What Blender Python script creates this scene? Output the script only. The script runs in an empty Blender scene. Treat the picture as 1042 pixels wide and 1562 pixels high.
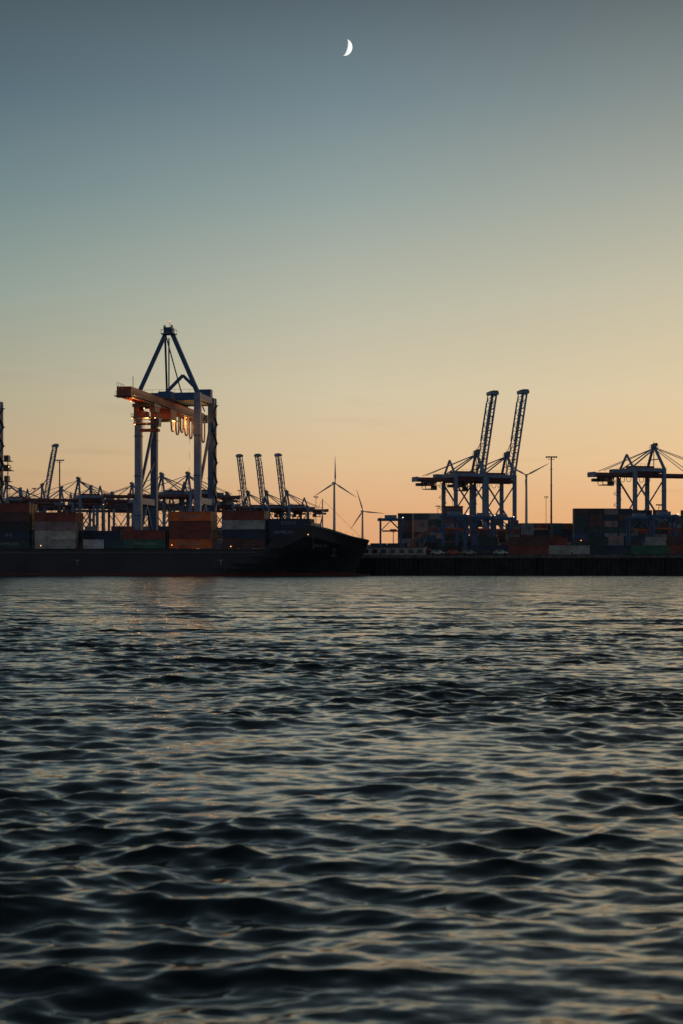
import bpy, math, random
import numpy as np
from mathutils import Vector, Matrix
random.seed(7); np.random.seed(7)
scene=bpy.context.scene
scene.view_settings.view_transform='Standard'
scene.view_settings.look='None'
scene.view_settings.exposure=0
F=2600.0; CH=3.0; HZ=862.0
def P(px,py,D): return Vector(((px-521)*D/F, D, CH+(HZ-py)*D/F))
def lin(hexs):
    h=hexs.lstrip('#'); o=[]
    for i in (0,2,4):
        c=int(h[i:i+2],16)/255.0
        o.append(c/12.92 if c<=0.04045 else ((c+0.055)/1.055)**2.4)
    return (o[0],o[1],o[2],1.0)
# ------------------------------------------------------------ materials
def paint(name,col,rough=0.55,var=0.35,scale=0.6,metal=0.0):
    m=bpy.data.materials.new(name); m.use_nodes=True
    nt=m.node_tree; b=nt.nodes['Principled BSDF']
    tc=nt.nodes.new('ShaderNodeTexCoord')
    n=nt.nodes.new('ShaderNodeTexNoise'); n.inputs['Scale'].default_value=scale; n.inputs['Detail'].default_value=6
    nt.links.new(tc.outputs['Object'],n.inputs['Vector'])
    r=nt.nodes.new('ShaderNodeMapRange'); r.inputs['From Min'].default_value=0.3; r.inputs['From Max'].default_value=0.7
    r.inputs['To Min'].default_value=1-var; r.inputs['To Max'].default_value=1+var*0.5
    nt.links.new(n.outputs['Fac'],r.inputs['Value'])
    mx=nt.nodes.new('ShaderNodeVectorMath'); mx.operation='SCALE'
    mx.inputs[0].default_value=col[:3]
    nt.links.new(r.outputs['Result'],mx.inputs['Scale'])
    nt.links.new(mx.outputs['Vector'],b.inputs['Base Color'])
    b.inputs['Roughness'].default_value=rough; b.inputs['Metallic'].default_value=metal
    return m
def emis(name,col,s):
    m=bpy.data.materials.new(name); m.use_nodes=True
    nt=m.node_tree; nt.nodes.clear()
    e=nt.nodes.new('ShaderNodeEmission'); e.inputs['Color'].default_value=(*col,1); e.inputs['Strength'].default_value=s
    o=nt.nodes.new('ShaderNodeOutputMaterial'); nt.links.new(e.outputs[0],o.inputs['Surface']); return m
M={}
M['blue']=paint('crane_blue_paint',(0.045,0.11,0.23))
M['blue_grey']=paint('crane_bluegrey_paint',(0.19,0.25,0.34))
M['haze_blue']=paint('crane_haze_paled_blue',(0.18,0.25,0.35))  # crane blue paled in the base colour to stand in for distance haze
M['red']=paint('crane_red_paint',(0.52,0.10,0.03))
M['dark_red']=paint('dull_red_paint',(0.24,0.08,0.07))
M['steel']=paint('dark_steel',(0.07,0.075,0.085),0.5)
M['white']=paint('white_paint',(0.6,0.6,0.58))
M['letter']=paint('faded_lettering',(0.32,0.32,0.31))
M['cable']=paint('cable_sheath',(0.45,0.30,0.17))
M['glass']=paint('cab_glass',(0.03,0.04,0.05),0.1)
M['lamp']=emis('warm_lamp',(1.0,0.45,0.14),4.5)
M['lamp_w']=emis('white_lamp',(1.0,0.78,0.5),4)
M['lamp_r']=emis('red_lamp',(1.0,0.12,0.05),4)
M['hull']=paint('hull_black_paint',(0.024,0.025,0.028),0.5,0.5,0.15)
M['boot']=paint('hull_red_antifouling',(0.11,0.026,0.02),0.6)
M['deck']=paint('deck_steel',(0.06,0.06,0.055))
M['concrete']=paint('quay_concrete',(0.12,0.11,0.10),0.9,0.5)
M['pile']=paint('sheet_pile_steel',(0.03,0.027,0.025),0.8,0.6,0.4)
M['ground']=paint('yard_asphalt',(0.06,0.058,0.055),0.9,0.3,0.05)
M['rubber']=paint('black_rubber',(0.015,0.015,0.015),0.8)
M['turbine']=paint('turbine_white',(0.5,0.5,0.5),0.4,0.1)
CC={'orange':(0.72,0.16,0.03),'dred':(0.24,0.05,0.035),'brown':(0.11,0.05,0.04),'green':(0.035,0.14,0.08),'dgreen':(0.03,0.065,0.05),
    'navy':(0.025,0.04,0.075),'black':(0.025,0.028,0.034),'grey':(0.22,0.22,0.22),'lgrey':(0.38,0.36,0.33),'mauve':(0.28,0.19,0.18),
    'white':(0.55,0.55,0.52),'cream':(0.48,0.43,0.37),'teal':(0.03,0.075,0.09),'blue':(0.04,0.085,0.16)}
for k,v in CC.items(): M['c_'+k]=paint('container_paint_'+k,v,0.5,0.45,0.5)
# ------------------------------------------------------------ mesh builder
class MB:
    def __init__(s): s.v=[]; s.f=[]; s.m=[]; s.mats=[]
    def mi(s,mat):
        if mat not in s.mats: s.mats.append(mat)
        return s.mats.index(mat)
    def addf(s,vs,fs,mat):
        o=len(s.v); s.v+= [tuple(x) for x in vs]; i=s.mi(mat)
        for f in fs: s.f.append([a+o for a in f]); s.m.append(i)
    def beam(s,p,q,w,h,mat,w2=None,h2=None):
        p=Vector(p); q=Vector(q); d=q-p
        if d.length<1e-6: return
        d.normalize(); up=Vector((0,0,1)) if abs(d.z)<0.97 else Vector((0,1,0))
        a=d.cross(up).normalized(); b=a.cross(d).normalized()
        w2=w if w2 is None else w2; h2=h if h2 is None else h2
        vs=[]
        for c,ww,hh in ((p,w,h),(q,w2,h2)):
            for sa,sb in ((-1,-1),(1,-1),(1,1),(-1,1)): vs.append(c+a*sa*ww/2+b*sb*hh/2)
        s.addf(vs,[(3,2,1,0),(4,5,6,7),(0,1,5,4),(1,2,6,5),(2,3,7,6),(3,0,4,7)],mat)
    def box(s,c,sz,mat):
        x,y,z=c; a,b,h=sz[0]/2,sz[1]/2,sz[2]/2
        vs=[(x-a,y-b,z-h),(x+a,y-b,z-h),(x+a,y+b,z-h),(x-a,y+b,z-h),(x-a,y-b,z+h),(x+a,y-b,z+h),(x+a,y+b,z+h),(x-a,y+b,z+h)]
        s.addf(vs,[(3,2,1,0),(4,5,6,7),(0,1,5,4),(1,2,6,5),(2,3,7,6),(3,0,4,7)],mat)
    def tube(s,p,q,r,mat,n=8,r2=None):
        p=Vector(p); q=Vector(q); d=(q-p).normalized(); up=Vector((0,0,1)) if abs(d.z)<0.97 else Vector((0,1,0))
        a=d.cross(up).normalized(); b=a.cross(d).normalized(); r2=r if r2 is None else r2
        vs=[]
        for c,rr in ((p,r),(q,r2)):
            for i in range(n):
                t=2*math.pi*i/n; vs.append(c+a*math.cos(t)*rr+b*math.sin(t)*rr)
        fs=[(i,(i+1)%n,n+(i+1)%n,n+i) for i in range(n)]+[tuple(range(n-1,-1,-1)),tuple(range(n,2*n))]
        s.addf(vs,fs,mat)
    def ball(s,c,r,mat):
        c=Vector(c); vs=[c+Vector((0,0,r))]; 
        for k in (1,2):
            for i in range(6):
                t=i*math.pi/3; ph=k*math.pi/3
                vs.append(c+Vector((math.sin(ph)*math.cos(t),math.sin(ph)*math.sin(t),math.cos(ph)))*r)
        vs.append(c-Vector((0,0,r)))
        fs=[(0,1+i,1+(i+1)%6) for i in range(6)]+[(1+i,7+i,7+(i+1)%6,1+(i+1)%6) for i in range(6)]+[(13,7+(i+1)%6,7+i) for i in range(6)]
        s.addf(vs,fs,mat)
    def mesh(s,name):
        me=bpy.data.meshes.new(name); me.from_pydata(s.v,[],s.f)
        for m in s.mats: me.materials.append(M[m])
        me.polygons.foreach_set('material_index',s.m); me.update(); return me
def obj(name,me,parent=None,loc=(0,0,0),rot=0):
    o=bpy.data.objects.new(name,me); scene.collection.objects.link(o)
    o.location=loc; o.rotation_euler=(0,0,rot)
    if parent: o.parent=parent
    return o
def empty(name,loc,rot=0):
    return obj(name,None,None,loc,rot)
# ------------------------------------------------------------ world / sky
w=bpy.data.worlds.new('World'); scene.world=w; w.use_nodes=True
nt=w.node_tree; nt.nodes.clear(); N=nt.nodes.new; L=nt.links.new
tc=N('ShaderNodeTexCoord'); sep=N('ShaderNodeSeparateXYZ'); L(tc.outputs['Generated'],sep.inputs[0])
def ramp(stops):
    r=N('ShaderNodeValToRGB'); cr=r.color_ramp; cr.interpolation='LINEAR'
    while len(cr.elements)>1: cr.elements.remove(cr.elements[-1])
    cr.elements[0].position=stops[0][0]; cr.elements[0].color=lin(stops[0][1])
    for p,c in stops[1:]:
        e=cr.elements.new(p); e.color=lin(c)
    L(sep.outputs['Z'],r.inputs['Fac']); return r
left=ramp([(0,'b98e72'),(0.03,'bf9875'),(0.06,'c2a884'),(0.1,'b0a991'),(0.156,'909f96'),(0.211,'70878b'),(0.264,'546b77'),(0.315,'465660'),(0.5,'2f3e47'),(1.0,'182127')])
cen=ramp([(0,'d69e77'),(0.03,'dcaa80'),(0.06,'dcbc95'),(0.1,'d0c4a8'),(0.156,'b4b6a6'),(0.211,'90a09e'),(0.264,'6f848d'),(0.315,'53646d'),(0.5,'36474f'),(1.0,'1b262c')])
right=ramp([(0,'d8a379'),(0.03,'dcae82'),(0.06,'e0bf95'),(0.1,'d9c7a5'),(0.156,'c3bea6'),(0.211,'a4a99d'),(0.264,'808c8b'),(0.315,'5d6a6e'),(0.5,'434d50'),(1.0,'20292d')])
m1=N('ShaderNodeMapRange'); m1.inputs['From Min'].default_value=-0.21; m1.inputs['From Max'].default_value=0.0; L(sep.outputs['X'],m1.inputs['Value'])
m2=N('ShaderNodeMapRange'); m2.inputs['From Min'].default_value=0.0; m2.inputs['From Max'].default_value=0.21; L(sep.outputs['X'],m2.inputs['Value'])
x1=N('ShaderNodeMix'); x1.data_type='RGBA'; L(m1.outputs[0],x1.inputs[0]); L(left.outputs[0],x1.inputs[6]); L(cen.outputs[0],x1.inputs[7])
x2=N('ShaderNodeMix'); x2.data_type='RGBA'; L(m2.outputs[0],x2.inputs[0]); L(x1.outputs[2],x2.inputs[6]); L(right.outputs[0],x2.inputs[7])
# the anti-solar side of the dusk sky is bluer and darker
back=ramp([(0,'707079'),(0.1,'827e88'),(0.25,'737e8c'),(0.5,'556878'),(1.0,'1b262c')])
m3=N('ShaderNodeMapRange'); m3.inputs['From Min'].default_value=0.6; m3.inputs['From Max'].default_value=-0.3
m3.inputs['To Min'].default_value=0; m3.inputs['To Max'].default_value=1; L(sep.outputs['Y'],m3.inputs['Value'])
x3=N('ShaderNodeMix'); x3.data_type='RGBA'; L(m3.outputs[0],x3.inputs[0]); L(x2.outputs[2],x3.inputs[6]); L(back.outputs[0],x3.inputs[7])
# faint haze streaks low over the horizon
mp=N('ShaderNodeMapping'); mp.inputs['Scale'].default_value=(7,7,55); L(tc.outputs['Generated'],mp.inputs[0])
nz=N('ShaderNodeTexNoise'); nz.inputs['Scale'].default_value=1.6; nz.inputs['Detail'].default_value=5; L(mp.outputs[0],nz.inputs['Vector'])
m4=N('ShaderNodeMapRange'); m4.inputs['From Min'].default_value=0.58; m4.inputs['From Max'].default_value=0.75; m4.inputs['To Min'].default_value=0.0; m4.inputs['To Max'].default_value=0.1
L(nz.outputs['Fac'],m4.inputs['Value'])
m6=N('ShaderNodeMapRange'); m6.inputs['From Min'].default_value=0.15; m6.inputs['From Max'].default_value=0.08; L(sep.outputs['Z'],m6.inputs['Value'])
mul=N('ShaderNodeMath'); mul.operation='MULTIPLY'; L(m4.outputs[0],mul.inputs[0]); L(m6.outputs[0],mul.inputs[1])
sb=N('ShaderNodeMath'); sb.operation='SUBTRACT'; sb.inputs[0].default_value=1; L(mul.outputs[0],sb.inputs[1])
sc=N('ShaderNodeVectorMath'); sc.operation='SCALE'; L(x3.outputs[2],sc.inputs[0]); L(sb.outputs[0],sc.inputs['Scale'])
b1=N('ShaderNodeBackground'); L(sc.outputs['Vector'],b1.inputs['Color']); b1.inputs['Strength'].default_value=0.95
sky=N('ShaderNodeTexSky'); sky.sky_type='NISHITA'; sky.sun_disc=False; sky.sun_elevation=math.radians(1.5); sky.sun_rotation=math.radians(28)
b2=N('ShaderNodeBackground'); L(sky.outputs[0],b2.inputs['Color']); b2.inputs['Strength'].default_value=0.012
ad=N('ShaderNodeAddShader'); L(b1.outputs[0],ad.inputs[0]); L(b2.outputs[0],ad.inputs[1])
out=N('ShaderNodeOutputWorld'); L(ad.outputs[0],out.inputs['Surface'])
sd=Vector((math.sin(math.radians(28))*math.cos(math.radians(1.5)),math.cos(math.radians(28))*math.cos(math.radians(1.5)),math.sin(math.radians(1.5))))
sl=bpy.data.lights.new('sun','SUN'); sl.energy=0.12; sl.angle=math.radians(6); sl.color=(1,0.62,0.35)
so=bpy.data.objects.new('sun',sl); scene.collection.objects.link(so); so.rotation_euler=sd.to_track_quat('Z','Y').to_euler(); so.location=(300,600,300)
# ------------------------------------------------------------ camera
cam=bpy.data.cameras.new('camera'); co=bpy.data.objects.new('camera',cam); scene.collection.objects.link(co); scene.camera=co
co.location=(0,0,CH); co.rotation_euler=(math.radians(90),0,0)
cam.sensor_fit='VERTICAL'; cam.sensor_height=36; cam.lens=F/1562*36; cam.shift_y=(HZ-781)/1562
cam.clip_start=0.2; cam.clip_end=40000
cam.dof.use_dof=True; cam.dof.focus_distance=450; cam.dof.aperture_fstop=2.4
# ------------------------------------------------------------ water
WL0=0.17; WLR=14.0; WS=0.0265; WPK=0.7; WIOR=1.42
def build_water():
    f=1707.0
    p=np.concatenate([np.arange(560,150,-0.7),np.arange(150,9.2,-0.25)])
    D=CH*f/p; dy=np.gradient(D)
    nu=1000; u=np.linspace(-1,1,nu)
    Yg=np.repeat(D[:,None],nu,1); half=(0.23*D+0.6)[:,None]; Xg=u[None,:]*half
    dyg=np.repeat(np.abs(dy)[:,None],nu,1)
    H=np.zeros_like(Yg); DX=np.zeros_like(Yg); DY=np.zeros_like(Yg)
    rng=np.random.RandomState(23); n=120
    # gust patches
    g=0.95+0.24*np.sin(Xg*0.31+Yg*0.145+1.0)+0.2*np.sin(Xg*0.17-Yg*0.385+2.4)+0.2*np.sin(Xg*0.9+Yg*0.55)*np.sin(Xg*0.37-Yg*0.23+0.7)+0.16*np.sin(Xg*1.7-Yg*0.8)
    for i in range(n):
        lam=WL0*WLR**(rng.rand())
        if i<20: lam=rng.uniform(1.8,6.5)
        k=2*math.pi/lam
        th=math.radians(-90+13)+rng.normal(0,math.radians(34)); kx=k*math.cos(th); ky=k*math.sin(th)
        s=WS*(0.5+0.8*math.exp(-((math.log(lam/WPK))**2)/0.5))
        if i<20: s=WS*0.45
        a=s/k; lamy=lam/max(0.3,abs(math.sin(th)))
        damp=np.clip(lamy/dyg/3.0-0.4,0,1)
        ph=kx*Xg+ky*Yg+rng.uniform(0,6.28)
        A=a*damp*g
        H+=A*np.sin(ph); c=np.cos(ph); DX+=A*c*math.cos(th)*1.0; DY+=A*c*math.sin(th)*1.0
    X=Xg+DX; Y=Yg+DY; Z=H
    def addcol(X,Y,Z,off,left):
        c=0 if left else -1
        xc=(X[:,c]+(-off if left else off))[:,None]; yc=Yg[:,c][:,None]; zc=np.zeros_like(xc)
        return (np.hstack([xc,X]),np.hstack([yc,Y]),np.hstack([zc,Z])) if left else (np.hstack([X,xc]),np.hstack([Y,yc]),np.hstack([Z,zc]))
    for off in (2,4000): X,Y,Z=addcol(X,Y,Z,off,True)
    for off in (2,4000): X,Y,Z=addcol(X,Y,Z,off,False)
    Xr=X[0:1].copy()
    for yy in (7.5,3,-30,-3000):
        X=np.vstack([Xr,X]); Y=np.vstack([np.full_like(Xr,yy),Y]); Z=np.vstack([np.zeros_like(Xr),Z])
    Xr=X[-1:].copy(); X=np.vstack([X,Xr]); Y=np.vstack([Y,np.full_like(Xr,1200)]); Z=np.vstack([Z,np.zeros_like(Xr)])
    R,C=X.shape
    co_=np.stack([X,Y,Z],-1).reshape(-1,3).astype(np.float32)
    idx=np.arange(R*C).reshape(R,C)
    q=np.stack([idx[:-1,:-1],idx[:-1,1:],idx[1:,1:],idx[1:,:-1]],-1).reshape(-1,4).astype(np.int32)
    me=bpy.data.meshes.new('water'); me.vertices.add(R*C); me.vertices.foreach_set('co',co_.ravel())
    me.loops.add(q.size); me.loops.foreach_set('vertex_index',q.ravel())
    me.polygons.add(len(q)); me.polygons.foreach_set('loop_start',np.arange(0,q.size,4,dtype=np.int32))
    me.update(calc_edges=True); me.polygons.foreach_set('use_smooth',np.ones(len(q),dtype=bool)); me.update()
    m=bpy.data.materials.new('river_water'); m.use_nodes=True; nt=m.node_tree; b=nt.nodes['Principled BSDF']
    b.inputs['Base Color'].default_value=(0.007,0.011,0.012,1); b.inputs['Roughness'].default_value=0.11; b.inputs['IOR'].default_value=WIOR
    N=nt.nodes.new; L=nt.links.new
    geo=N('ShaderNodeNewGeometry'); sp=N('ShaderNodeSeparateXYZ'); L(geo.outputs['Position'],sp.inputs[0])
    def slope(scale,mapsc,strength,rot,bias=0.0):
        mp=N('ShaderNodeMapping'); mp.inputs['Scale'].default_value=mapsc; mp.inputs['Rotation'].default_value=(0,0,rot); L(geo.outputs['Position'],mp.inputs[0])
        n=N('ShaderNodeTexNoise'); n.noise_dimensions='2D'; n.inputs['Scale'].default_value=scale; n.inputs['Detail'].default_value=3; L(mp.outputs[0],n.inputs['Vector'])
        s=N('ShaderNodeVectorMath'); s.operation='SUBTRACT'; L(n.outputs['Color'],s.inputs[0]); s.inputs[1].default_value=(0.5,0.5+bias,0.5)
        t=N('ShaderNodeVectorMath'); t.operation='MULTIPLY'; L(s.outputs[0],t.inputs[0]); t.inputs[1].default_value=(strength*0.6,strength,0)
        return t
    s1=slope(6.0,(0.6,1.2,1),0.24,0.2)
    s2=slope(1.5,(0.4,1.0,1),0.85,0.12,0.07)
    s3=slope(0.3,(0.25,1.0,1),0.7,-0.06,0.03)
    fd=N('ShaderNodeMapRange'); fd.inputs['From Min'].default_value=14; fd.inputs['From Max'].default_value=75; L(sp.outputs['Y'],fd.inputs['Value'])
    sc2=N('ShaderNodeVectorMath'); sc2.operation='SCALE'; a23=N('ShaderNodeVectorMath'); L(s2.outputs[0],a23.inputs[0]); L(s3.outputs[0],a23.inputs[1])
    L(a23.outputs[0],sc2.inputs[0]); L(fd.outputs[0],sc2.inputs['Scale'])
    a1=N('ShaderNodeVectorMath'); L(s1.outputs[0],a1.inputs[0]); L(sc2.outputs[0],a1.inputs[1])
    a2=N('ShaderNodeVectorMath'); L(geo.outputs['Normal'],a2.inputs[0]); L(a1.outputs[0],a2.inputs[1])
    nn=N('ShaderNodeVectorMath'); nn.operation='NORMALIZE'; L(a2.outputs[0],nn.inputs[0]); L(nn.outputs[0],b.inputs['Normal'])
    me.materials.append(m)
    return obj('water',me)
build_water()
# ------------------------------------------------------------ quay & ground
RA=math.radians(-9); TX=Vector((math.cos(RA),math.sin(RA),0)); TY=Vector((-math.sin(RA),math.cos(RA),0))
Q0=Vector((-52.4,515,0))-TY*4.0   # point on quay edge
QE=6.0
def build_ground():
    mb=MB(); vs=[Q0-TX*3000+TY*0.5,Q0+TX*3000+TY*0.5,Q0+TX*9000+TY*15000,Q0-TX*9000+TY*15000]
    vs=[Vector((v.x,v.y,QE)) for v in vs]; mb.addf(vs,[(0,1,2,3)],'ground'); obj('ground',mb.mesh('ground'))
build_ground()
def quay_wall():
    e=empty('quay_wall',(Q0.x,Q0.y,0),RA); mb=MB(); n=600; x0=-260; st=1.4; prof=[]
    for i in range(n):
        x=x0+i*st; prof+=[(x,0),(x+0.45,0),(x+0.7,-0.35),(x+1.15,-0.35)]
    vs=[];fs=[]
    for x,y in prof: vs+=[(x,y,-3),(x,y,5.0)]
    for i in range(len(prof)-1): fs.append((2*i,2*i+2,2*i+3,2*i+1))
    mb.addf(vs,fs,'pile'); obj('sheet_piling',mb.mesh('sheet_piling'),e)
    mb=MB(); mb.box((160,0.3,5.5),(840,1.8,1.0),'concrete'); 
    for i in range(70): mb.beam((x0+i*12,-0.75,0.2),(x0+i*12,-0.75,5.2),0.6,0.55,'rubber')
    for i in range(60):
        x=x0+i*14+3; mb.tube((x,0.2,6.0),(x,0.2,6.55),0.25,'steel'); mb.box((x,0.2,6.62),(0.9,0.5,0.16),'steel')
    obj('cap_and_fenders',mb.mesh('cap_and_fenders'),e)
    mb=MB()
    for i in range(180):
        x=x0+i*4; mb.beam((x,1.0,6),(x,1.0,7.1),0.06,0.06,'steel')
    mb.beam((x0,1.0,7.1),(x0+720,1.0,7.1),0.07,0.07,'steel'); mb.beam((x0,1.0,6.6),(x0+720,1.0,6.6),0.05,0.05,'steel')
    obj('handrail',mb.mesh('handrail'),e)
quay_wall()
# ------------------------------------------------------------ ship-to-shore crane
def crane(name,loc,rot,W=18.4,G=18,out=46,back=22,H=49.3,top=55,apex=73.7,raised=None,main=False,mats=('blue','red'),leg=1.9,cache={}):
    e=empty(name,(loc[0],loc[1],0),rot)
    key=(W,G,out,back,H,top,apex,raised,main,mats)
    if key in cache:
        for nme,me in cache[key]: obj(nme,me,e)
        return e
    B,Rd=mats; LM='blue_grey' if main else B; parts=[]
    fr=MB(); w=W/2
    for sx in (-1,1):
        for y in (0,G):
            fr.beam((sx*w,y,9),(sx*w,y,top),leg,leg*1.1,LM if not(main and y==G) else B)
            for z in (18,30,42): fr.box((sx*w,y,z),(leg+0.25,leg*1.1+0.25,0.35),B)
            fr.box((sx*w,y,8.6),(leg*1.6,leg*1.7,1.2),B)
            for k in (-2.6,2.6):
                fr.box((sx*w+k,y,7.3),(3.6,1.4,1.3),'steel')
                for j in (-1.2,1.2): fr.tube((sx*w+k+j,y-0.4,6.45),(sx*w+k+j,y+0.4,6.45),0.45,'steel')
        fr.beam((sx*w,0,22.5),(sx*w,G,22.5),1.3,1.9,LM)
        fr.beam((sx*w,0,top-1),(sx*w,G,top-1),1.3,1.8,B)
        fr.beam((sx*w,0,23.5),(sx*w,G,H-1),0.75,0.75,B)
        if not main: fr.beam((sx*w,G,23.5),(sx*w,0,H-1),0.6,0.6,B)
        fr.beam((sx*w,0.5,10),(sx*w,G*0.5,21.5),0.6,0.6,B); fr.beam((sx*w,G-0.5,10),(sx*w,G*0.5,21.5),0.6,0.6,B)
    for y in (0,G):
        fr.beam((-w-1,y,10.1),(w+1,y,10.1),1.5,1.7,B)
        fr.beam((-w,y,top-1.2),(w,y,top-1.2),1.8,2.4,B)
    for sx in (-1,1):
        fr.beam((sx*w,0,top),(sx*1.2,1.0,apex-1),1.15,1.15,B)
        fr.beam((sx*1.2,1.0,apex-1),(sx*(w*0.55),G,top),0.6,0.6,B)
        fr.beam((sx*w*0.8,G,top),(0,G,top+7.3),0.9,0.9,B)
        fr.beam((sx*1.0,1.0,apex-1),(sx*3,G+back*0.75,H+3.2),0.32,0.32,B)
    fr.beam((0,1,apex-2),(0,1,H+3),0.35,0.35,B)
    zt=top+(apex-top)*0.42; xx=w*(1-0.42)+0.5
    if not main: fr.beam((-xx,0.4,zt),(xx,0.4,zt),0.6,0.5,B)
    fr.box((0,1,apex-0.8),(4.2,3.2,0.3),'steel'); fr.box((0,1,apex+0.3),(2.6,2.2,1.8),B)
    for sx in (-1,1):
        fr.tube((sx*1.1-0.15,0.2,apex+0.9),(sx*1.1+0.15,0.2,apex+0.9),1.0,'steel',12)
        for yy in (-0.5,2.5): fr.beam((sx*2.1,yy,apex-0.8),(sx*2.1,yy,apex+0.5),0.09,0.09,'steel')
        fr.beam((sx*2.1,-0.5,apex+0.5),(sx*2.1,2.5,apex+0.5),0.08,0.08,'steel')
    for yy in (-0.5,2.5): fr.beam((-2.1,yy,apex+0.5),(2.1,yy,apex+0.5),0.08,0.08,'steel')
    fr.beam((0.3,1,apex+1),(0.3,1,apex+3.0),0.1,0.1,'steel'); 
    zz=11; k=0
    while zz<top-4:
        x0,x1=(w+1.2,w+1.2); y0,y1=(G-2.2,G+2.2) if k%2 else (G+2.2,G-2.2)
        fr.beam((x0,y0,zz),(x1,y1,zz+3),0.5,0.12,'steel'); fr.beam((x0,y0,zz+1),(x1,y1,zz+4),0.06,0.06,'steel')
        fr.box((w+1.2,y1,zz+3),(1.0,0.9,0.1),'steel'); zz+=3; k+=1
    if main:
        fr.box((w,G+1.6,33),(2.2,1.2,44),'blue')
        for i in range(9): fr.beam((w-2.6,0,12+i*4.6),(w-2.6,0,12+i*4.6+2.2),0.07,0.07,'steel')
        fr.beam((-w,0,24),(-w+0.5,G,36),0.4,0.4,B)
        fr.box((w-2,G,top+1.5),(4,2.6,2.4),'blue')
        fr.box((w*0.35,G*0.5,top-1.2),(11,12,2.2),'blue')
    for y in (-1.3,G+1.3):
        fr.beam((-w,y,top+0.9),(w,y,top+0.9),0.07,0.07,'steel')
        for i in range(9): fr.beam((-w+i*W/8,y,top-0.2),(-w+i*W/8,y,top+0.9),0.07,0.07,'steel')
    parts.append(('portal_frame',fr.mesh('portal_frame')))
    gd=MB(); hinge=-2.5; gs=1.25 if main else 2.6; gh=2.9 if main else 2.2
    yb=G+back
    def girder(mb,p,q,upv,n,col,rails=True):
        p=Vector(p);q=Vector(q)
        for sx in (-1,1):
            a=Vector((sx*gs,0,0)); c=upv*gh/2
            mb.beam(p+a+c,q+a+c,1.0,gh,col)
            if rails:
                ww=0.9 if main else 1.3
                o=Vector((sx*(gs+0.5+ww/2),0,0)); mb.beam(p+o+upv*0.5,q+o+upv*0.5,ww,0.12,'steel')
                o2=Vector((sx*(gs+0.45+ww),0,0)); mb.beam(p+o2+upv*1.6,q+o2+upv*1.6,0.07,0.07,'steel'); mb.beam(p+o2+upv*1.1,q+o2+upv*1.1,0.05,0.05,'steel')
                for i in range(n*2+1):
                    r=p.lerp(q,i/(2*n)); mb.beam(r+o2+upv*0.5,r+o2+upv*1.6,0.07,0.07,'steel')
        for i in range(n+1):
            r=p.lerp(q,i/n)+upv*gh*0.7; mb.beam(r-Vector((gs,0,0)),r+Vector((gs,0,0)),0.6,0.8,col)
    gcol=Rd
    girder(gd,(0,hinge,H),(0,yb,H),Vector((0,0,1)),8,gcol)
    for y in (0,G):
        for sx in (-1,1): gd.beam((sx*gs,y,H+gh),(sx*gs,y,top-1.5),0.8,0.8,B)
    gd.box((0,yb+0.5,H+1.2),(gs*2+2.4,1.2,2.6),B)
    if raised is None:
        girder(gd,(0,-out,H),(0,hinge,H),Vector((0,0,1)),9,gcol)
        tw=gs*2+1.6
        gd.box((0,-out-0.6,H+1.3),(tw,1.3,3.0),gcol)
        gd.box((0,-out-0.9,H+0.2),(tw+1,2.2,0.25),'steel')
        for i in range(6): gd.beam((-tw/2+i*tw/5,-out-1.9,H+0.3),(-tw/2+i*tw/5,-out-1.9,H+1.5),0.08,0.08,'steel')
        gd.beam((-tw/2,-out-1.9,H+1.5),(tw/2,-out-1.9,H+1.5),0.09,0.09,'steel')
        if main:
            for z in (3.0,4.0): gd.beam((-tw/2,-out-1,H+z),(-tw/2,-out+6,H+z),0.08,0.08,'steel')
            for i in range(5): gd.beam((-tw/2,-out-1+i*1.75,H+2.8),(-tw/2,-out-1+i*1.75,H+4.0),0.08,0.08,'steel')
            gd.beam((0.8,-out+5,H+2.9),(0.8,-out+5,H+6.2),0.14,0.14,'steel')
        else:
            for sx in (-1,1):
                for fr_ in (0.45,0.93):
                    gd.beam((sx*1,1,apex-0.6),(sx*gs,-out*fr_,H+gh),0.3,0.3,B)
    else:
        an=math.radians(raised); d=Vector((0,-math.cos(an),math.sin(an))); up=Vector((0,math.sin(an),math.cos(an)))
        p=Vector((0,hinge,H+1)); q=p+d*out
        for sx in (-1,1):
            a=Vector((sx*gs,0,0))
            gd.beam(p+a,q+a,0.7,0.9,B); gd.beam(p+a+up*2.9,q+a+up*2.9,0.5,0.5,B)
            n=14
            for i in range(n):
                r=p.lerp(q,i/n); r2=p.lerp(q,(i+1)/n)
                gd.beam(r+a+(up*2.9 if i%2 else up*0),r2+a+(up*0 if i%2 else up*2.9),0.28,0.28,B)
                gd.beam(r+a,r+a+up*2.9,0.28,0.28,B)
        for i in range(13):
            r=p.lerp(q,i/12); gd.beam(r-Vector((gs,0,0)),r+Vector((gs,0,0)),0.5,0.5,B)
        gd.box(q+d*0.5+up*1.3,(7.2,4.6,1.8),B); gd.box(q+d*1.8+up*1.0,(6.6,3.0,0.5),'steel')
        for sx in (-1,1): gd.beam((sx*1,1,apex-0.6),p.lerp(q,0.45)+Vector((sx*gs,0,0))+up*2.9,0.3,0.3,B)
        for sx in (-1,1): gd.beam(p.lerp(q,0.45)+Vector((sx*gs,0,0))+up*3.4,p.lerp(q,0.9)+Vector((sx*gs,0,0))+up*3.3,0.3,0.3,B)
    parts.append(('boom_and_girder',gd.mesh('boom_and_girder')))
    tr=MB(); ty=-24 if main else G+back*0.62
    tr.box((0,ty,H-0.5),(6.6,7.0,0.9),'steel')
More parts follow.
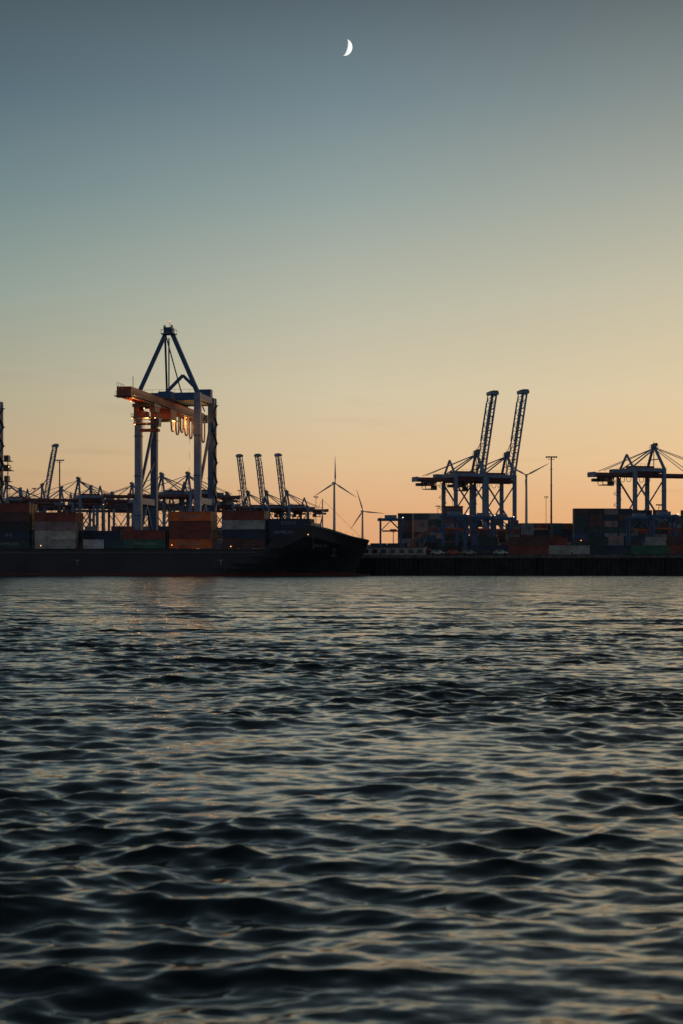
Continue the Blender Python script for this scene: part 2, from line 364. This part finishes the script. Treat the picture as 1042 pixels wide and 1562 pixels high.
    for sx in (-1,1):
        tr.box((sx*2.3,ty,H-1.6),(1.6,5.0,1.4),Rd)
        tr.beam((sx*2.8,ty-3,H-1),(sx*2.8,ty-3,H-5.6 if main else H-4),0.3,0.3,'steel')
        tr.beam((sx*2.8,ty+3,H-1),(sx*2.8,ty+3,H-5.6 if main else H-4),0.3,0.3,'steel')
    if main:
        tr.box((0,ty,H-3.9),(7.4,6.6,0.35),'steel'); tr.box((-1.2,ty,H-2.9),(3.0,4.0,1.6),Rd)
        tr.box((0,ty,H-5.6),(6.6,5.0,0.3),Rd)
        tr.box((3.0,ty-0.5,H-5.2),(2.2,2.8,2.4),'steel'); tr.box((3.0,ty-1.95,H-5.3),(1.9,0.12,1.6),'glass')
        tr.box((0.4,ty+2.0,H-7.3),(5.6,2.0,0.8),Rd)
        for sx in (-1,1):
            for k in (-1,1): tr.beam((sx*2+0.4,ty+2+k*0.5,H-1),(sx*1.8+0.4,ty+2+k*0.5,H-7),0.09,0.09,'steel')
            for i in range(6): tr.beam((sx*3.7,ty-3.3+i*1.3,H-3.9),(sx*3.7,ty-3.3+i*1.3,H-2.8),0.08,0.08,'steel')
            tr.beam((sx*3.7,ty-3.3,H-2.8),(sx*3.7,ty+3.3,H-2.8),0.08,0.08,'steel')
        tr.box((1.0,-9,H-1.7),(6.0,7,3.0),Rd); tr.box((1.0,-9,H-3.4),(7,8,0.3),'steel')
        tr.box((2.0,-9,H+4.0),(4.0,5,2.0),'blue')
    else:
        tr.box((0,ty-3,H-3.4),(2.4,2.8,2.4),'steel'); tr.box((0,ty,H-4.2),(7,5,0.4),'steel')
        tr.box((0,G*0.55,H+gh+1.8),(6.4,13,3.6),'dark_red'); tr.box((0,G*0.55,H+gh+3.7),(6.9,13.5,0.25),'steel')
        tr.box((0,G+back*0.35,H+gh+1.0),(5.0,4,1.9),B)
        tr.box((2,G+back*0.8,H-1.6),(3,6,1.6),'steel')
        for i in range(6): tr.beam((-3.6,G*0.55-6.2+i*2.5,H+gh+3.8),(-3.6,G*0.55-6.2+i*2.5,H+gh+4.9),0.09,0.09,'steel')
        tr.beam((-3.6,G*0.55-6.2,H+gh+4.9),(-3.6,G*0.55+6.3,H+gh+4.9),0.09,0.09,'steel')
    parts.append(('trolley_and_machinery',tr.mesh('trolley_and_machinery')))
    fs=MB(); n=8; y0=(-8 if main else G*0.3); y1=(yb-4 if main else yb-2); ln=6.4 if main else 2.2
    fx=2.9 if main else -4.2
    for i in range(n):
        a=y0+(y1-y0)*i/n; b=y0+(y1-y0)*(i+0.9)/n; prev=None
        for j in range(15):
            s=2*j/14-1
            yy=(a+b)/2+(b-a)/2*s*(0.75+0.55*(1-s*s)); z=H-0.4-ln*(1-abs(s)**3.2)*(0.93+0.1*math.sin(i*2.1))
            c=Vector((fx,yy,z))
            if prev is not None: fs.tube(prev,c,0.26 if main else 0.15,'cable',5)
            prev=c
    fs.beam((fx,y0,H-0.2),(fx,y1,H-0.2),0.35,0.3,'steel')
    parts.append(('festoon_cables',fs.mesh('festoon_cables')))
    lp=MB()
    if main:
        for y in (-36,-27,-21,-14,-6,2,10,18,26,34): lp.ball((gs-0.2 if y%4 else -gs,y,H-0.25),0.17,'lamp')
        for a,b_,c in ((-3.4,ty-3.4,H-4.2),(3.4,ty-3.4,H-4.2),(0.2,ty-3.4,H-1.4),(-2.5,ty-3.5,H-6.0),(1.2,ty-3.4,H-4.3)): lp.ball((a,b_,c),0.17,'lamp')
        lp.ball((0.3,1,apex+3.1),0.15,'lamp_r')
    else:
        lp.ball((-3.6,G+back*0.3,H-0.4),0.16,'lamp')
    parts.append(('floodlights',lp.mesh('floodlights')))
    cache[key]=parts
    for nme,me in parts: obj(nme,me,e)
    return e
mc=crane('gantry_crane',(-52.4,515),RA,main=True)
mc2=crane('gantry_crane',(-52.4-68.9,515+10.9),RA,main=True)
for (y,x,z,en) in ((-24,0,44.0,900),(-38,0,47.5,400),(-6,3.2,45.0,600),(8,4.4,46.5,800),(24,4.4,46.5,800)):
    l=bpy.data.lights.new('work_lamp','POINT'); l.energy=en*1.3; l.color=(1,0.42,0.12); l.shadow_soft_size=0.6; l.specular_factor=0.25
    o=bpy.data.objects.new('work_lamp',l); scene.collection.objects.link(o); o.parent=mc; o.location=(x,y,z)
def plat():
    mb=MB(); x=9.2+3.4
    for z,s in ((36,2.6),(33,3.2),(29.5,2.2)):
        mb.box((x,18,z),(s,2.6,0.25),'steel'); mb.box((x-0.3,18,z+1.0),(s*0.55,1.8,1.7),'steel')
        for k in (-1,1): mb.beam((x+k*s/2,16.8,z),(x+k*s/2,16.8,z+1.2),0.08,0.08,'steel')
        mb.beam((x-s/2,16.8,z+1.2),(x+s/2,16.8,z+1.2),0.08,0.08,'steel')
    mb.beam((x,18,27),(x,18,38),0.25,0.25,'steel'); mb.ball((x+0.8,16.8,34.2),0.16,'lamp')
    obj('service_platforms',mb.mesh('service_platforms'),mc2)
plat()
def rot_to(lx,ly): return math.atan2(-lx,ly)   # local y -> (lx,ly)
R_right=rot_to(-0.95,-0.31)
def cr(px,D,r,raised,outv=46,sc=1.0,**k):
    x=(px-521)*D/F; c=crane('gantry_crane',(x,D),r,out=outv,back=20,G=17,raised=raised,apex=66,top=54,mats=('haze_blue','dark_red'),leg=1.7,**k)
    c.scale=(sc,sc,sc); return c
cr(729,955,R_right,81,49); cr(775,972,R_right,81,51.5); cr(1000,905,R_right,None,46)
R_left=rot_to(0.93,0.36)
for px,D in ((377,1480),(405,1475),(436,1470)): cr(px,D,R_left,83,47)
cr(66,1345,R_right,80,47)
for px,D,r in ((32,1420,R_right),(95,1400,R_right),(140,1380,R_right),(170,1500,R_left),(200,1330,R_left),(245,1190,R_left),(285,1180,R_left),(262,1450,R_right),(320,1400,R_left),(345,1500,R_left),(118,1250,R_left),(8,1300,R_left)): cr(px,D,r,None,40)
# ------------------------------------------------------------ containers
def container_mesh(Lc=12.19,name='container_body'):
    mb=MB(); W=2.44; H=2.59; n=int(Lc/0.42); ins=0.04
    x0=-Lc/2+0.16; x1=Lc/2-0.16; st=(x1-x0)/n
    for sgn in (-1,1):
        prof=[]
        for i in range(n):
            x=x0+i*st; prof+=[(x,ins),(x+st*0.35,ins),(x+st*0.5,ins+0.07),(x+st*0.85,ins+0.07)]
        prof.append((x1,ins)); vs=[];fs=[]
        for x,d in prof: vs+=[(x,sgn*(W/2-d),0.15),(x,sgn*(W/2-d),H-0.1)]
        for i in range(len(prof)-1): fs.append((2*i,2*i+2,2*i+3,2*i+1) if sgn<0 else (2*i+1,2*i+3,2*i+2,2*i))
        mb.addf(vs,fs,'c_grey')
        mb.box((0,sgn*(W/2-0.05),0.08),(Lc-0.32,0.1,0.15),'c_grey'); mb.box((0,sgn*(W/2-0.05),H-0.05),(Lc-0.32,0.1,0.1),'c_grey')
        for sx in (-1,1): mb.box((sx*(Lc/2-0.08),sgn*(W/2-0.08),H/2),(0.16,0.16,H),'c_grey')
    mb.box((0,0,H-0.09),(Lc-0.33,W-0.22,0.06),'c_grey')
    for sx in (-1,1):
        mb.box((sx*(Lc/2-0.1),0,H/2),(0.08,W-0.33,H-0.1),'c_grey')
        for y in (-0.8,-0.35,0.35,0.8): mb.tube((sx*(Lc/2-0.03),y,0.15),(sx*(Lc/2-0.03),y,H-0.12),0.025,'steel',5)
    return mb.mesh(name)
CM40=container_mesh(); CM20=container_mesh(6.06,'container_body_20')
def put_container(loc,rot,color,short=False,text=None,tcol='letter'):
    o=obj('shipping_container',CM20 if short else CM40,None,loc,rot)
    o.material_slots[0].link='OBJECT'; o.material_slots[0].material=M['c_'+color]
    if text:
        t=bpy.data.curves.new('lettering','FONT'); t.body=text; t.size=1.25; t.align_x='CENTER'; t.align_y='CENTER'; t.extrude=0.01
        t.materials.append(M[tcol]); to=bpy.data.objects.new('lettering',t); scene.collection.objects.link(to); to.parent=o
        to.location=(0,-1.25,1.35); to.rotation_euler=(math.radians(90),0,0)
    return o
# ------------------------------------------------------------ ship
SB=Vector((8.0,486.0,0))
SL=lambda lx,ly,lz: SB+TX*lx+TY*ly+Vector((0,0,lz))
def s_x(px,ly=-10):
    t=(px-521)/F
    ax=SB.x+TY.x*ly; ay=SB.y+TY.y*ly
    return (t*ay-ax)/(TX.x-t*TX.y)
def ship():
    e=empty('container_ship',SB,RA); mb=MB()
    def lerp(pts,v):
        for (a,fa),(b,fb) in zip(pts,pts[1:]):
            if v<=b: return fa+(fb-fa)*(v-a)/(b-a)
        return pts[-1][1]
    sheer=[(0,10.0),(6,11.4),(13,13.6),(16,14.3),(17.5,14.3),(22,10.6),(26,10.1),(27.5,7.5),(200,7.4)]
    ds=[0,0.3,0.8,1.6,2.6,4,5.5,7.5,10,13,15,16,17.5,19,22,25,26,27.5,31,36,42,50,60,75,90,110,130,150]
    lv=[0,0.12,0.2,0.26,0.32,0.45,0.6,0.8,1.0]
    rows=[]
    for d in ds:
        zt=lerp(sheer,d); r=[]
        for v in lv:
            z=-2.5+v*(zt+2.5); tt=max(0,min(1,z/10.0))
            xe=-4.2+4.2*tt**1.1
            Ld=40-19*tt; b=10*(1-(1-min(1,d/Ld))**(1.5+0.7*tt))
            r.append((xe-d,b,z))
        rows.append(r)
    nv=len(lv)
    for sgn in (-1,1):
        for i in range(len(ds)-1):
            for j in range(nv-1):
                q=[rows[i][j],rows[i+1][j],rows[i+1][j+1],rows[i][j+1]]
                q=[(a,sgn*b,c) for a,b,c in q]
                if sgn>0: q=q[::-1]
                zc=sum(p[2] for p in q)/4
                mb.addf(q,[(0,1,2,3)],'boot' if zc<0.9 else 'hull')
    for i in range(len(ds)-1):
        a=rows[i][-1]; b=rows[i+1][-1]; k=0.9
        mb.addf([(a[0],-a[1]*0.98,a[2]-k),(b[0],-b[1]*0.98,b[2]-k),(b[0],b[1]*0.98,b[2]-k),(a[0],a[1]*0.98,a[2]-k)],[(0,1,2,3)],'deck')
    obj('hull',mb.mesh('hull'),e)
    d=MB()
    d.tube((-6,0,-0.6),(-0.6,0,-0.5),1.3,'boot',12,0.9); d.ball((-0.6,0,-0.45),1.05,'boot')
    d.beam((-150,-10.06,6.6),(-31,-10.06,6.6),0.12,0.35,'steel')
    for a,b in zip([0.3,6,13,16],[6,13,16,17.5]):
        def pt(dd):
            zt=lerp(sheer,dd); tt=min(1,zt/10.0); bb=10*(1-(1-min(1,dd/(40-19*tt)))**(1.5+0.7*tt)); return Vector((-dd,-bb,zt+0.06))
        n=6
        for i in range(n): d.beam(pt(a+(b-a)*i/n),pt(a+(b-a)*(i+1)/n),0.35,0.18,'c_grey')
    d.box((-90,0,7.3),(118,17,0.7),'deck')
    for px in (50,127,187,256,329,406,478):
        x=s_x(px,-9); 
        for y in (-9.3,-6.2,-3.1,0,3.1,6.2,9.3): d.beam((x,y,7.4),(x,y,13.2),0.22,0.22,'steel')
        for z in (10.3,13.1): d.box((x,0,z),(0.7,18.6,0.12),'steel'); d.beam((x,-9.3,z+1.0),(x,9.3,z+1.0),0.06,0.06,'steel')
    for i in range(60):
        x=-150+i*2.05; d.beam((x,-9.85,7.35),(x,-9.85,8.4),0.06,0.06,'steel')
    d.beam((-150,-9.85,8.4),(-28,-9.85,8.4),0.07,0.07,'steel'); d.beam((-150,-9.85,7.9),(-28,-9.85,7.9),0.05,0.05,'steel')
    d.beam((-15.5,-8.3,13.5),(-15.5,8.3,13.5),0.3,3.0,'steel')
    d.tube((-11.5,-2.5,11.8),(-11.5,2.5,11.8),0.7,'steel'); d.box((-9,0,11.6),(1.4,2.4,1.6),'steel')
    d.tube((-13.6,0,12),(-13.6,0,22),0.22,'white',8,0.14)
    for z,wd in ((16,2.6),(19,3.4),(21,1.6)): d.beam((-13.6,-wd/2,z),(-13.6,wd/2,z),0.14,0.14,'white')
    d.beam((-13.9,0,21.5),(-17.5,0,13.2),0.07,0.07,'steel'); d.beam((-13.3,0,21.5),(-2,0,10.4),0.06,0.06,'steel')
    d.beam((-14.6,-1.2,12.5),(-13.6,0,17.5),0.15,0.15,'white'); d.beam((-14.6,1.2,12.5),(-13.6,0,17.5),0.15,0.15,'white')
    for i in range(9):
        x=-1.0-i*1.7; z=10.2+i*0.45
        d.beam((x,-2.2-i*0.7,z),(x,-2.2-i*0.7,z+0.9),0.06,0.06,'steel')
    d.tube((-9.3,-6.1,7.3),(-9.0,-6.7,7.0),0.55,'steel',10); d.beam((-9.2,-6.6,7.0),(-9.3,-6.5,5.4),0.25,0.3,'steel'); d.beam((-10.1,-6.5,5.7),(-8.4,-6.2,5.7),0.3,0.45,'steel')
    obj('deck_fittings',d.mesh('deck_fittings'),e)
    lp=MB()
    for px,z in ((62,8.6),(262,8.7),(352,8.3),(470,11.6)):
        lp.ball((s_x(px),-9.9,z),0.11,'lamp')
    obj('deck_lamps',lp.mesh('deck_lamps'),e)
    def txt(s,x,y,z,size,rz=0):
        t=bpy.data.curves.new('hull_lettering','FONT'); t.body=s; t.size=size; t.extrude=0.01; t.align_x='CENTER'; t.materials.append(M['letter'])
        o=bpy.data.objects.new('hull_lettering',t); scene.collection.objects.link(o); o.parent=e; o.location=(x,y,z); o.rotation_euler=(math.radians(90),0,rz)
    txt('T',s_x(118),-10.04,3.0,2.2); txt('T',s_x(337),-10.04,3.0,2.2)
    t=bpy.data.curves.new('ship_name','FONT'); t.body='JULIA'; t.size=1.3; t.extrude=0.01; t.align_x='CENTER'; t.space_character=1.3; t.materials.append(M['letter'])
    o=bpy.data.objects.new('ship_name',t); scene.collection.objects.link(o); o.parent=e; o.location=(-12.8,-7.95,8.1); o.rotation_euler=(math.radians(112),0,math.radians(24))
ship()
def stack(px0,cols,base=7.75,ly=-8.7,short=False,texts={},rows=3):
    n=6.12 if short else 12.25
    x=s_x(px0,ly-1.2)+n/2
    for r in range(rows):
        for i,c in enumerate(cols):
            cc=c if r==0 else random.choice(['dred','navy','brown','grey','dgreen','black'])
            put_container(SL(x,ly+r*2.52,base+i*2.62),RA,cc,short,texts.get(i) if r==0 else None)
stack(-17,['dgreen','navy','black','brown','dred'],texts={0:'HAMBURG',1:'SUD'})
stack(53,['lgrey','cream','mauve','dred'],texts={})
stack(127,['white'],short=True); stack(158,['teal'],short=True)
stack(122,['navy'],base=7.75+2.62,ly=-3.6)
stack(189,['green','dred'],texts={0:'EVERGREEN'})
stack(258,['orange','dred','dred','orange'],texts={0:'Hapag-Lloyd',3:'Hapag-Lloyd'})
stack(339,['brown','navy','lgrey','dred'],base=7.9,ly=-8.4)
stack(408,['black','navy','navy'],base=8.3,ly=-6.6,texts={1:'HAMBURG SUD',2:'COSCO'})
# ------------------------------------------------------------ quayside containers (right) and yard stacks
def q_x(px,ly): 
    t=(px-521)/F; ax=Q0.x+TY.x*ly; ay=Q0.y+TY.y*ly; return (t*ay-ax)/(TX.x-t*TX.y)
def qpos(lx,ly,z): return Q0+TX*lx+TY*ly+Vector((0,0,z))
for px,cols in ((716,['navy']),(776,['dred','brown']),(838,['lgrey']),(900,['navy']),(962,['green']),(1018,['dred','brown']),(1080,['grey'])):
    for i,c in enumerate(cols):
        put_container(qpos(q_x(px,20)+6,20,6.3+i*2.62),RA,c)
for px,c,k in ((1000,'lgrey',1),(745,'dgreen',1),(690,'white',0),(850,'dred',1),(912,'dgreen',1)):
    put_container(qpos(q_x(px,27),27,6.3),RA,'black',True)
    if k: put_container(qpos(q_x(px,27),27,6.3+2.62),RA,c,True)
def yard(px0,px1,D,ztop,rows=2,seed=1,hole=0.25):
    rnd=random.Random(seed); mb=MB(); x0=(px0-521)*D/F; x1=(px1-521)*D/F; n=max(1,math.ceil((x1-x0)/6.3)); tiers=max(1,int((ztop-QE)/2.62+0.5))
    pal=['c_brown','c_dred','c_navy','c_black','c_grey','c_mauve','c_teal','c_dgreen','c_brown','c_brown','c_blue','c_grey','c_dred','c_black']
    for r in range(rows):
        for i in range(n):
            t=tiers-(rnd.random()<hole)-(rnd.random()<0.1)
            for k in range(t):
                mt=rnd.choice(pal); X=i*6.3+3.1; Z=k*2.62
                mb.box((X,r*2.6,Z+1.3),(6.06,2.42,2.55),mt)
                mb.box((X-2.95,r*2.6-1.25,Z+1.3),(0.16,0.1,2.57),'steel'); mb.box((X+2.95,r*2.6-1.25,Z+1.3),(0.16,0.1,2.57),'steel')
                for q in range(7): mb.box((X-2.3+q*0.76,r*2.6-1.22,Z+1.3),(0.25,0.05,2.2),mt)
                if r==0 and rnd.random()<0.05: mb.ball((X+rnd.uniform(-2,2),-1.45,Z+2.2),0.13,rnd.choice(['lamp','lamp_w']))
    obj('container_stack',mb.mesh('container_stack'),None,(x0,D,QE),0)
yard(607,672,700,24.5,seed=2,hole=0.1); yard(672,705,760,24,seed=3); yard(772,868,760,21.5,seed=4)
yard(875,952,720,27,seed=5,hole=0.1); yard(952,1050,740,26,seed=6); yard(700,772,780,18,seed=8)
yard(-20,130,800,19,seed=9); yard(130,260,820,22,seed=10); yard(330,420,850,21,seed=12); yard(565,640,640,12.5,seed=13); yard(640,740,620,14,seed=14,hole=0.5)
yard(740,900,610,12,seed=15,hole=0.5); yard(900,1060,630,15,seed=16,hole=0.4); yard(480,610,900,14,seed=17,hole=0.5)
# ------------------------------------------------------------ straddle carriers
def straddle(px,D,mat='blue'):
    e=empty('straddle_carrier',((px-521)*D/F,D,QE),random.uniform(-0.3,0.3)); mb=MB()
    for sy in (-1,1):
        y=sy*2.2
        for x in (-3.6,3.6): mb.beam((x,y,1.4),(x,y,13),0.6,0.6,mat)
        mb.beam((-4.8,y,1.6),(4.8,y,1.6),0.8,0.9,mat); mb.beam((-4.6,y,13),(4.6,y,13),0.7,0.9,mat)
        mb.beam((-3.6,y,9),(0,y,12.6),0.3,0.3,mat); mb.beam((3.6,y,9),(0,y,12.6),0.3,0.3,mat)
        for x in (-3.8,-1.3,1.3,3.8): mb.tube((x,y-0.3,0.75),(x,y+0.3,0.75),0.75,'rubber',12)
    for x in (-3.6,3.6): mb.beam((x,-2.2,13.2),(x,2.2,13.2),0.6,0.8,mat)
    mb.box((0,0,14.0),(4.2,3.0,1.2),'haze_blue'); mb.box((4.9,-2.2,11.4),(1.8,1.6,2.2),'glass'); mb.box((0,0,9.0),(6.1,2.3,0.5),'red')
    mb.ball((4.2,-2.6,13.7),0.15,'lamp_w')
    obj('frame',mb.mesh('frame'),e)
for px,D in ((693,560),(712,600),(738,575),(763,590),(975,580),(1012,560),(596,600)): straddle(px,D,'blue')
# ------------------------------------------------------------ light masts & lamps
def mast(px,py,D,big=True):
    z=P(px,py,D).z; e=empty('floodlight_mast',((px-521)*D/F,D,QE)); mb=MB(); h=z-QE
    mb.tube((0,0,0),(0,0,h),0.42 if big else 0.2,'steel',10,0.25 if big else 0.12)
    wd=1.9 if big else 1.0
    mb.box((0,0,h),(wd*2,1.6 if big else 0.6,0.35),'steel'); mb.box((0,0,h-0.9),(wd*1.3,1.2 if big else 0.4,0.12),'steel')
    for i in range(5):
        x=-wd+i*wd/2; mb.box((x,-0.6,h-0.1),(0.5,0.45,0.6),'steel'); 
        if not big and i==1: mb.ball((x,-0.7,h-0.45),0.15,'lamp')
    for k in range(int(h/6)): mb.box((0,0,3+k*6),(1.0 if big else 0.6,0.9 if big else 0.5,0.12),'steel')
    obj('pole_and_heads',mb.mesh('pole_and_heads'),e)
mast(841,697,640); mast(91,702,760)
for px,py,D in ((833,758,1000),(365,748,1100),(600,808,640),(52,745,1000),(482,758,900),(160,768,800),(905,778,760),(668,772,900),(1005,770,700),(14,745,900)): mast(px,py,D,False)
# ------------------------------------------------------------ wind turbines
def turbine(px,py,D,R,ang,yaw=0.0):
    h=P(px,py,D); e=empty('wind_turbine',(h.x,h.y,QE),yaw); z=h.z-QE; mb=MB()
    mb.tube((0,0,0),(0,0,z-1.5),2.6,'turbine',16,1.4); obj('tower',mb.mesh('tower'),e)
    mb=MB(); mb.box((0,2.0,z),(3.4,9,3.6),'turbine'); mb.tube((0,-4.5,z),(0,-2.5,z),0.8,'turbine',12,1.7); obj('nacelle',mb.mesh('nacelle'),e)
    mb=MB()
    for a in ang:
        a=math.radians(a); d=Vector((math.sin(a),0,math.cos(a))); s=Vector((d.z,0,-d.x)); c=Vector((0,-3.6,z))
        prof=[(0.02,0.9,0.9),(0.1,1.1,1.0),(0.22,1.9,0.6),(0.5,1.35,0.35),(0.8,0.8,0.2),(1.0,0.25,0.08)]
        vs=[]
        for t,wd,th in prof:
            o=c+d*R*t
            vs+=[o-s*wd*0.5+Vector((0,0,0)),o+Vector((0,-th,0)),o+s*wd*0.9,o+Vector((0,th,0))]
        fs=[]
        for i in range(len(prof)-1):
            for j in range(4): fs.append((4*i+j,4*i+(j+1)%4,4*i+4+(j+1)%4,4*i+4+j))
        mb.addf(vs,fs,'turbine')
    obj('rotor_blades',mb.mesh('rotor_blades'),e)
turbine(510,737,2500,39,(0,122,238),0.3)
turbine(553,780,3000,40,(-17,95,215),0.2)
turbine(803,725,2500,38,(63,180,-62),-0.2)
# ------------------------------------------------------------ reach stacker, control building, shed, cars
def reach():
    D=530; e=empty('reach_stacker',((640-521)*D/F,D,QE),0.2); mb=MB()
    mb.box((0,0,1.6),(7,3,1.2),'dark_red'); mb.box((-2.6,0,2.9),(1.8,3,1.6),'dark_red'); mb.box((0.4,0,3.0),(1.8,1.6,1.8),'glass')
    mb.beam((-3.2,0,4.0),(5.0,0,9.0),0.9,1.0,'dark_red'); mb.beam((1.0,0,2.2),(2.6,0,6.9),0.35,0.35,'steel'); mb.box((5.2,0,8.2),(1.0,5.8,0.6),'dark_red')
    for x in (-2.6,2.4):
        for y in (-1.6,1.6): mb.tube((x,y-0.35,0.85),(x,y+0.35,0.85),0.85,'rubber',14)
    obj('vehicle',mb.mesh('vehicle'),e)
reach()
def tower_building():
    D=900; e=empty('control_building',((690-521)*D/F,D,QE),0); mb=MB()
    mb.box((0,0,12),(9,8,24),'concrete'); mb.box((0,0,25.8),(10.5,9.5,3.4),'dark_red'); mb.box((0,0,27.8),(11,10,0.5),'steel')
    for k in range(6):
        for i in range(4): mb.box((-3+i*2,-4.03,3+k*3.6),(1.2,0.06,1.5),'glass')
    mb.box((0,-4.8,25.8),(9.6,0.1,1.6),'glass'); mb.beam((0,0,28),(0,0,33),0.2,0.2,'steel')
    obj('storeys',mb.mesh('storeys'),e)
tower_building()
def shed():
    lx=q_x(600,6); e=empty('quayside_shed',qpos(lx,6,QE),RA); mb=MB()
    mb.box((0,0,1.1),(19,4,2.2),'c_lgrey'); mb.box((0,0,2.3),(19.6,4.6,0.25),'steel')
    for i in range(7): mb.box((-8+i*2.7,-2.03,1.1),(1.5,0.06,1.2),'glass')
    obj('walls_and_roof',mb.mesh('walls_and_roof'),e)
    for k,c in enumerate(('white','red','lgrey','black','white')):
        lx=q_x(668+k*24,5); e=empty('parked_car',qpos(lx,5,QE),RA); mb=MB(); mt='c_'+c if 'c_'+c in M else c
        prof=[(-2.1,0.35),(2.1,0.35),(2.15,0.8),(1.2,0.95),(0.6,1.45),(-1.2,1.48),(-1.9,0.95),(-2.15,0.85)]
        vs=[(x,-0.85,z) for x,z in prof]+[(x,0.85,z) for x,z in prof]; n=len(prof)
        fs=[tuple(range(n)),tuple(range(2*n-1,n-1,-1))]+[(i,i+n,(i+1)%n+n,(i+1)%n) for i in range(n)]
        mb.addf(vs,fs,mt); mb.box((-0.3,-0.86,1.18),(1.5,0.04,0.35),'glass')
        for x in (-1.35,1.35):
            for y in (-0.8,0.8): mb.tube((x,y-0.12,0.33),(x,y+0.12,0.33),0.33,'rubber',12)
        obj('body',mb.mesh('body'),e)
shed()
# ------------------------------------------------------------ moon
def moon():
    D=9000; c=P(525,72,D); r=12.5*D/F
    bpy.ops.mesh.primitive_uv_sphere_add(segments=96,ring_count=64,radius=r,location=c); o=bpy.context.object; o.name='moon'
    for p in o.data.polygons: p.use_smooth=True
    v=(Vector((0,0,CH))-c).normalized(); right=Vector((1,0,0)); up=right.cross(v).normalized()*-1
    if up.z<0: up=-up
    im=(right*math.cos(math.radians(-14))+up*math.sin(math.radians(-14))).normalized()
    psi=math.radians(90+20); s=im*math.sin(psi)+v*math.cos(psi)
    m=bpy.data.materials.new('moon_surface'); m.use_nodes=True; nt=m.node_tree; nt.nodes.clear(); N=nt.nodes.new; L=nt.links.new
    g=N('ShaderNodeNewGeometry'); dt=N('ShaderNodeVectorMath'); dt.operation='DOT_PRODUCT'; L(g.outputs['Normal'],dt.inputs[0]); dt.inputs[1].default_value=s
    mr=N('ShaderNodeMapRange'); mr.inputs['From Min'].default_value=0.0; mr.inputs['From Max'].default_value=0.25; L(dt.outputs['Value'],mr.inputs['Value'])
    tc=N('ShaderNodeTexCoord'); nz=N('ShaderNodeTexNoise'); nz.inputs['Scale'].default_value=0.06; L(tc.outputs['Object'],nz.inputs['Vector'])
    mm=N('ShaderNodeMath'); mm.operation='MULTIPLY_ADD'; L(nz.outputs['Fac'],mm.inputs[0]); mm.inputs[1].default_value=0.5; mm.inputs[2].default_value=0.85
    m5=N('ShaderNodeMath'); m5.operation='MULTIPLY'; L(mm.outputs[0],m5.inputs[0]); L(mr.outputs[0],m5.inputs[1])
    em=N('ShaderNodeEmission'); em.inputs['Color'].default_value=(1,0.93,0.8,1); L(m5.outputs[0],em.inputs['Strength'])
    tr=N('ShaderNodeBsdfTransparent'); ad=N('ShaderNodeAddShader'); L(em.outputs[0],ad.inputs[0]); L(tr.outputs[0],ad.inputs[1])
    bf=N('ShaderNodeMixShader'); L(g.outputs['Backfacing'],bf.inputs[0]); L(ad.outputs[0],bf.inputs[1]); L(tr.outputs[0],bf.inputs[2])
    ou=N('ShaderNodeOutputMaterial'); L(bf.outputs[0],ou.inputs['Surface']); o.data.materials.append(m)
moon()
